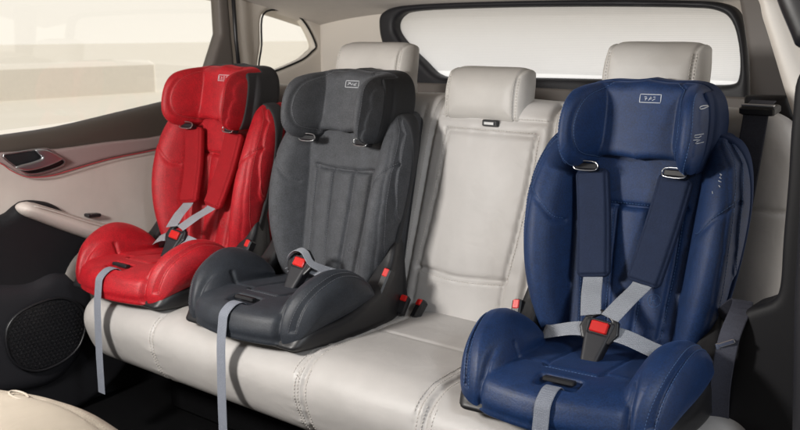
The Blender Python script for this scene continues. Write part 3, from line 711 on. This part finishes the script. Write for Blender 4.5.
# left rear corner: pale pillar wall with the quarter window
QW = polyX([(264, 14), (285, 11), (303, 20), (316, 44), (312, 52), (298, 62), (262, 73), (262, 45)], -2.45)
SIDE = [(2.06, .14), (2.30, .14), (2.62, .12), (2.62, -.35), (2.45, -.60), (2.03, -.60), (2.04, -.3), (2.06, -.05)]
bodypart(slabX('pillar_trim', SIDE, -2.45, .05, .02, M['pillar'], body, .007, holes=[QW], ks=0))
qg, nt, b = newmat('window_glass')
t_ = nd(nt, 'ShaderNodeBsdfTransparent'); t_.inputs['Color'].default_value = (.97, .97, .95, 1); g_ = nd(nt, 'ShaderNodeBsdfGlossy', Roughness=.02); m_ = nd(nt, 'ShaderNodeMixShader'); m_.inputs[0].default_value = .05
nt.links.new(t_.outputs[0], m_.inputs[1]); nt.links.new(g_.outputs[0], m_.inputs[2]); nt.links.new(m_.outputs[0], nt.nodes['Material Output'].inputs['Surface'])
q2 = spl(ring(QW, 1.04), 4); n = len(q2); V = [(-2.476, a, b_) for a, b_ in q2]+[(-2.480, a, b_) for a, b_ in q2]
bodypart(mk('quarter_window', V, [tuple(range(n)), tuple(range(n, 2*n))[::-1]]+[(i, (i+1) % n, n+(i+1) % n, n+i) for i in range(n)], qg, body, smooth=False))
mb = MB(); mb.tube([(-2.452, a, b_) for a, b_ in spl(QW, 5)], .0035, 6, closed=True); bodypart(mb.build('window_seal', M['dark'], body, smooth=True))
RC = polyY([(316, -12), (392, -12), (395, 30), (400, 55), (416, 80), (440, 110), (420, 190), (300, 190), (316, 80)], 2.53)
bodypart(slabY('rear_corner_trim', RC, 2.53, .05, .03, M['pillar'], body, .007, ks=0))
# parcel shelf below the window
mb = MB(); mb.box((-1.45, 2.27, -.235), (1.05, .19, .012), None, .004); bodypart(mb.build('parcel_shelf', M['taupe'], body))
mb = MB(); mb.box((-1.45, 2.435, -.29), (1.1, .012, .12), None, .004); bodypart(mb.build('tailgate_trim', M['taupe'], body))
# right rear pillars, each at its own depth
RP1 = polyY([(735, -15), (800, -15), (800, 60), (800, 112), (800, 135), (740, 135), (748, 100), (747, 60), (742, 25)], 2.30)
bodypart(slabY('rear_pillar_cover', RP1, 2.30, .05, .02, M['taupe'], body, .006, ks=0))
RP2 = polyY([(700, -30), (747, -6), (757, 20), (768, 55), (780, 95), (792, 130), (800, 150), (830, 150), (830, 130), (800, 70), (785, 30), (772, -10), (770, -30)], 1.98)
bodypart(slabY('pillar_trim', RP2, 1.98, .10, .05, M['pillar'], body, .006))
RS = polyY([(742, 96), (786, 96), (795, 122), (742, 122)], 2.1)
bodypart(slabY('shelf_end', RS, 2.1, .06, .02, M['dark2'], body, .006, ks=0))
RB = polyY([(768, -30), (772, 0), (790, 45), (803, 90), (803, 440), (850, 440), (850, -30)], 1.50)
bodypart(slabY('door_opening_seal', RB, 1.50, .06, .03, M['black'], body, .006))
RD = polyY([(790, 120), (786, 180), (781, 240), (778, 285), (772, 300), (758, 306), (743, 312), (736, 330), (728, 360), (722, 400), (716, 470), (850, 470), (850, 60), (800, 70)], 1.62)
bodypart(slabY('wheel_arch_trim', RD, 1.62, .10, .018, M['dark'], body, .006))
RE = polyY([(799, 40), (860, 40), (860, 480), (789, 480), (792, 300), (801, 130)], 1.45)
bodypart(slabY('sill_trim', RE, 1.44, .04, .03, M['dark2'], body, .006, ks=0))
# floor of the car
mb = MB(); mb.box((-1.4, 1.0, -1.13), (1.2, 1.5, .02), None, .004); bodypart(mb.build('carpet_floor', M['carpet'], body))
mb = MB(); mb.box((-1.4, 1.72, -.99), (.80, .12, .115), None, .01); bodypart(mb.build('bench_plinth', M['carpet'], body))

mb = MB(); mb.box((-2.485, 1.35, -1.00), (.035, .75, .22), None, .02); bodypart(mb.build('side_sill', M['dark'], body))
mb = MB(); mb.box((-1.45, 1.93, -.95), (1.0, .02, .17), None, .005); bodypart(mb.build('rear_bulkhead', M['carpet'], body))
# ------------------------------------------------------------------ left rear door
DX = -2.42
door = empty('door', tuple(np.array((DX, 1.4, -1.0))-np.array(body.location)), parent=body)
door['label'] = 'left rear door with beige lining, metal handle and speaker grille'
def dp(o): o.parent = door; o.location = (-DX, -1.4, 1.0); return o
D1 = polyX([(-60, 160), (0, 158), (28, 168), (60, 165), (110, 155), (165, 146), (185, 160), (185, 255), (130, 250), (60, 228), (0, 232), (-40, 240)], DX)
dp(slabX('lining_panel', D1, DX, .05, .03, M['door_leather'], door, .006, ks=3))
D0 = polyX([(-40, 142), (0, 136), (60, 127), (120, 113), (170, 101), (215, 90), (260, 88), (260, 150), (165, 152), (100, 156), (40, 160), (-40, 170)], DX)
def sill_extra(x, y, z, g): return g
dp(slabX('window_sill', D0, DX+.0, .07, .05, M['sill'], door, .006, ks=3))
D2 = polyX([(-40, 158), (0, 153), (60, 149), (110, 142), (150, 138), (175, 134), (176, 143), (150, 150), (110, 158), (75, 168), (52, 175), (28, 176), (10, 168), (-10, 160), (-40, 162)], DX+.012)
dp(slabX('accent_trim', D2, DX+.014, .04, .008, M['accent'], door, .004, ks=3))
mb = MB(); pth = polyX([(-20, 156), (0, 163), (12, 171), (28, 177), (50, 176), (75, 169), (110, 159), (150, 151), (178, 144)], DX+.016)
mb.tube([(DX+.0155, a, b_) for a, b_ in spl(pth, 5, closed=False)], .0016, 6); dp(mb.build('red_reflection_strip', M['red_reflection'], door, smooth=True))  # thin tube carrying the painted red reflection, not a lamp
# handle
hb = polyX([(3, 156), (14, 153), (44, 149), (54, 153), (65, 163), (48, 171), (29, 174), (16, 167)], DX+.02)
hbz = dp(slabX('handle_recess', hb, DX+.018, .012, .006, M['black'], door, .003))
mb = MB(); rp_ = spl(hb, 5); mb.tube([(DX+.019, a, b_) for a, b_ in rp_], .0028, 6, closed=True); dp(mb.build('recess_rim', M['satin'], door, smooth=True))
hl = polyX([(36, 150), (47, 150), (59, 156), (62, 160), (46, 167), (27, 171), (16, 167), (33, 162), (42, 158), (38, 153)], DX+.04)
dp(slabX('door_handle', hl, DX+.042, .014, .006, M['satin'], door, .0022))
# armrest
AR = polyX([(24, 208), (34, 203), (60, 210), (95, 221), (125, 228), (150, 233), (190, 240), (190, 275), (150, 262), (115, 248), (80, 236), (45, 223), (28, 216)], DX+.07)
ar = dp(slabX('armrest', AR, DX+.075, .08, .045, M['door_leather'], door, .005, ks=3))
mb = MB(); pp = polyX([(34, 206), (60, 213), (95, 224), (128, 232)], DX+.078); mb.tube([(DX+.0765, a, b_) for a, b_ in spl(pp, 5, closed=False)], .0012, 5); inlay(ar, mb, M['thread_beige'])
SWp = polyX([(93, 214), (108, 217), (109, 219.5), (94, 217)], DX+.055); 
mb = MB(); c_ = np.mean(np.array(SWp), 0); mb.box((DX+.012, c_[0], c_[1]), (.012, .022, .005), rotm(-.10, 0, 0), .002); dp(mb.build('window_switch', M['black'], door))
# lower dark panel, pocket and speaker
LP = polyX([(-60, 226), (0, 219), (24, 203), (45, 202), (62, 208), (90, 230), (150, 250), (190, 262), (190, 300), (150, 330), (120, 380), (60, 420), (-60, 460)], DX+.03)
dp(slabX('lower_panel', LP, DX+.03, .07, .03, M['dark'], door, .007, ks=3))
PK = polyX([(62, 300), (72, 262), (98, 242), (135, 246), (160, 262), (168, 300), (130, 325), (85, 322)], DX+.045)
dp(slabX('door_pocket', PK, DX+.045, .05, .04, M['taupe'], door, .006))
LP2 = polyX([(-60, 300), (-10, 285), (30, 283), (60, 272), (90, 280), (100, 300), (92, 345), (60, 385), (0, 400), (-60, 410)], DX+.055)
dp(slabX('speaker_surround', LP2, DX+.05, .07, .05, M['dark2'], door, .007))
SPP = polyX([(6, 338), (14, 318), (36, 304), (62, 298), (80, 306), (86, 322), (80, 345), (62, 362), (36, 371), (14, 362)], DX+.062)
spk = dp(slabX('speaker_grille', SPP, DX+.060, .03, .008, M['black'], door, .004))
mb = MB(); Sp = spl(SPP, 5); mb.tube([(DX+.061, a, b_) for a, b_ in Sp], .004, 6, closed=True)
inlay(spk, mb, M['black'])
mb = MB(); a0, a1 = Sp.min(0), Sp.max(0); stp = .0125; r_ = 0
zz = a0[1]
while zz < a1[1]:
    yy = a0[0]+(stp/2 if r_ % 2 else 0)
    while yy < a1[0]:
        if poly(np.array(yy), np.array(zz), Sp) < -.006:
            q = [(DX+.0605, yy+.0052*math.cos(t), zz+.0052*math.sin(t)) for t in np.linspace(0, 2*math.pi, 7)[:-1]]
            mb.tube(q, .0006, 3, closed=True)
        yy += stp
    zz += stp*.87; r_ += 1
inlay(spk, mb, M['black'])
# window pane and dark frame strip at the rear edge
FR = polyX([(214, -20), (226, -20), (236, 20), (243, 60), (246, 95), (180, 110), (168, 104), (200, 92), (212, 88), (222, 60), (222, 30)], DX)
FR = polyX([(219, -20), (229, -20), (234, 40), (240, 100), (205, 118), (172, 108), (204, 94), (212, 66), (222, 34)], DX)
dp(slabX('window_frame', FR, DX-.005, .05, .015, M['taupe'], door, .006, ks=0))
mb = MB(); mb.tube([(DX+.002, a, b_) for a, b_ in polyX([(232, -20), (236, 40), (242, 95)], DX+.002)], .007, 8); dp(mb.build('door_seal', M['black'], door, smooth=True))
zt = .25
V = [(DX-.03, .4, -.30), (DX-.03, 2.06, -.24), (DX-.03, 2.06, zt), (DX-.03, .4, zt)]; V += [(a-.004, b_, c_) for a, b_, c_ in V]
dp(mk('window_pane', V, [(0, 1, 2, 3), (7, 6, 5, 4), (0, 4, 5, 1), (2, 6, 7, 3), (1, 5, 6, 2), (0, 3, 7, 4)], qg, door, smooth=False))

# ------------------------------------------------------------------ front seat corner
fs = tag(empty('front_seat', (-1.45, .6, -1.1)), 'top corner of a cream leather front seat back, cut off at the bottom left', 'front seat')
TOPX = cr([-1.9, -1.65, -1.45, -1.30, -1.18, -1.08, -.98], [-.66, -.62, -.580, -.556, -.552, -.575, -.64])
def fs_f(X, Y, Z): return smax(smax(Z-TOPX(X), rng_(Y, .52, .76+.10*(Z+.6)*0), .09), np.maximum(-1.9-X, X+.98), .08)+gro(np.abs(Y-.705), .003, .004)
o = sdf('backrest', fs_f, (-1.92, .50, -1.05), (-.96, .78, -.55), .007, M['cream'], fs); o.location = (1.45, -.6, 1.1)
mb = MB()
for off in (-.005, .005): stitch_on(mb, fs_f, [(x, .705+off, -.4) for x in np.linspace(-1.7, -1.02, 60)], (0, 0, -1), lift=.0000, L=.004, gap=.0025, r=.0004)
inlay(o, mb, M['cream'])
p_, ok = cast(fs_f, [(-1.335, .690, -.4)], (0, 0, -1))
mb = MB(); mb.tube([p_[0]+np.array((.024*math.cos(t), .009*math.sin(t), .001-.010*math.cos(t)*.0)) for t in np.linspace(0, 2*math.pi, 25)[:-1]], .0022, 8, closed=True)
g_o = mb.build('headrest_socket', M['cream'], o, smooth=True)

# ------------------------------------------------------------------ outside
def ground_mat():
    m, nt, b = newmat('pale_paving'); tc = nd(nt, 'ShaderNodeTexCoord'); n = nd(nt, 'ShaderNodeTexNoise', Scale=.6, Detail=8.0)
    nt.links.new(tc.outputs['Object'], n.inputs['Vector']); rp = nd(nt, 'ShaderNodeValToRGB'); nt.links.new(n.outputs['Fac'], rp.inputs['Fac'])
    rp.color_ramp.elements[0].color = (.72, .66, .57, 1); rp.color_ramp.elements[1].color = (.80, .75, .67, 1); nt.links.new(rp.outputs[0], b.inputs['Base Color']); b.inputs['Roughness'].default_value = .9; return m
mk('ground', [(-90, -60, -1.45), (60, -60, -1.45), (60, 90, -1.45), (-90, 90, -1.45)], [(0, 1, 2, 3)], ground_mat(), smooth=False)['kind'] = 'structure'
mb = MB(); mb.box((.2, -2, -1.444), (2.8, 5, .003), None, .001); mb.build('bounce_absorber', plain('bounce_absorber_dark', (.05, .05, .052), rough=.9))['kind'] = 'structure'  # added dark sheet around the car, cuts light bounced up from the paving
wm = cloth('pale_concrete', (.88, .83, .76), rough=.95, sheen=0, grain=30, bump=.2, var=.10)
cw = tag(empty('boundary_wall', (-19, 8, -1.45)), 'long low pale concrete wall beyond the side window', 'wall')
mb = MB(); e1 = onX(152, 84, -19)[1]-8; mb.box((0, e1-10, .32), (.25, 10, .42), None, .12); mb.build('wall_section', wm, cw)
mb = MB()
# ------------------------------------------------------------------ world and lamps
w = bpy.data.worlds.new('World'); SC.world = w; w.use_nodes = True; nt = w.node_tree; bg = nt.nodes['Background']
tc = nd(nt, 'ShaderNodeTexCoord'); sp = nd(nt, 'ShaderNodeSeparateXYZ'); nt.links.new(tc.outputs['Generated'], sp.inputs[0])
rp = nd(nt, 'ShaderNodeValToRGB'); nt.links.new(sp.outputs['Z'], rp.inputs['Fac'])
rp.color_ramp.elements[0].position = 0.0; rp.color_ramp.elements[0].color = (.93, .87, .79, 1)
rp.color_ramp.elements[1].position = .6; rp.color_ramp.elements[1].color = (.84, .84, .86, 1)
nt.links.new(rp.outputs[0], bg.inputs['Color']); 
dt = nd(nt, 'ShaderNodeVectorMath', operation='DOT_PRODUCT'); nt.links.new(tc.outputs['Generated'], dt.inputs[0]); dt.inputs[1].default_value = (-.1, .95, .10)
mr = nd(nt, 'ShaderNodeMapRange'); nt.links.new(dt.outputs['Value'], mr.inputs['Value']); mr.inputs['From Min'].default_value = -.7; mr.inputs['From Max'].default_value = .4; mr.inputs['To Min'].default_value = .22; mr.inputs['To Max'].default_value = 1.18
nt.links.new(mr.outputs[0], bg.inputs['Strength'])
def area(name, loc, tgt, sx, sy, e, col):
    l = bpy.data.lights.new(name, 'AREA'); l.shape = 'RECTANGLE'; l.size = sx; l.size_y = sy; l.energy = e; l.color = col
    o = bpy.data.objects.new(name, l); COL.objects.link(o); o.location = loc
    d = np.array(tgt)-np.array(loc); import mathutils
    o.rotation_euler = mathutils.Vector(d).to_track_quat('-Z', 'Y').to_euler(); return o
area('key_light', (-1.75, .15, .10), (-1.45, 1.75, -.50), .26, .20, 31, (1, .97, .93))
area('side_light', (.75, .25, .55), (-.9, 1.8, -.4), .3, .25, 22, (.90, .95, 1))
sn = bpy.data.lights.new('sun', 'SUN'); sn.energy = 2.0; sn.angle = rad(.5); sn.color = (1, .95, .86)
so = bpy.data.objects.new('sun', sn); COL.objects.link(so); so.rotation_euler = (rad(-36), rad(8), 0)
SC.render.engine = 'CYCLES'
SC.view_settings.view_transform = 'Standard'; SC.view_settings.look = 'None'; SC.view_settings.exposure = 0
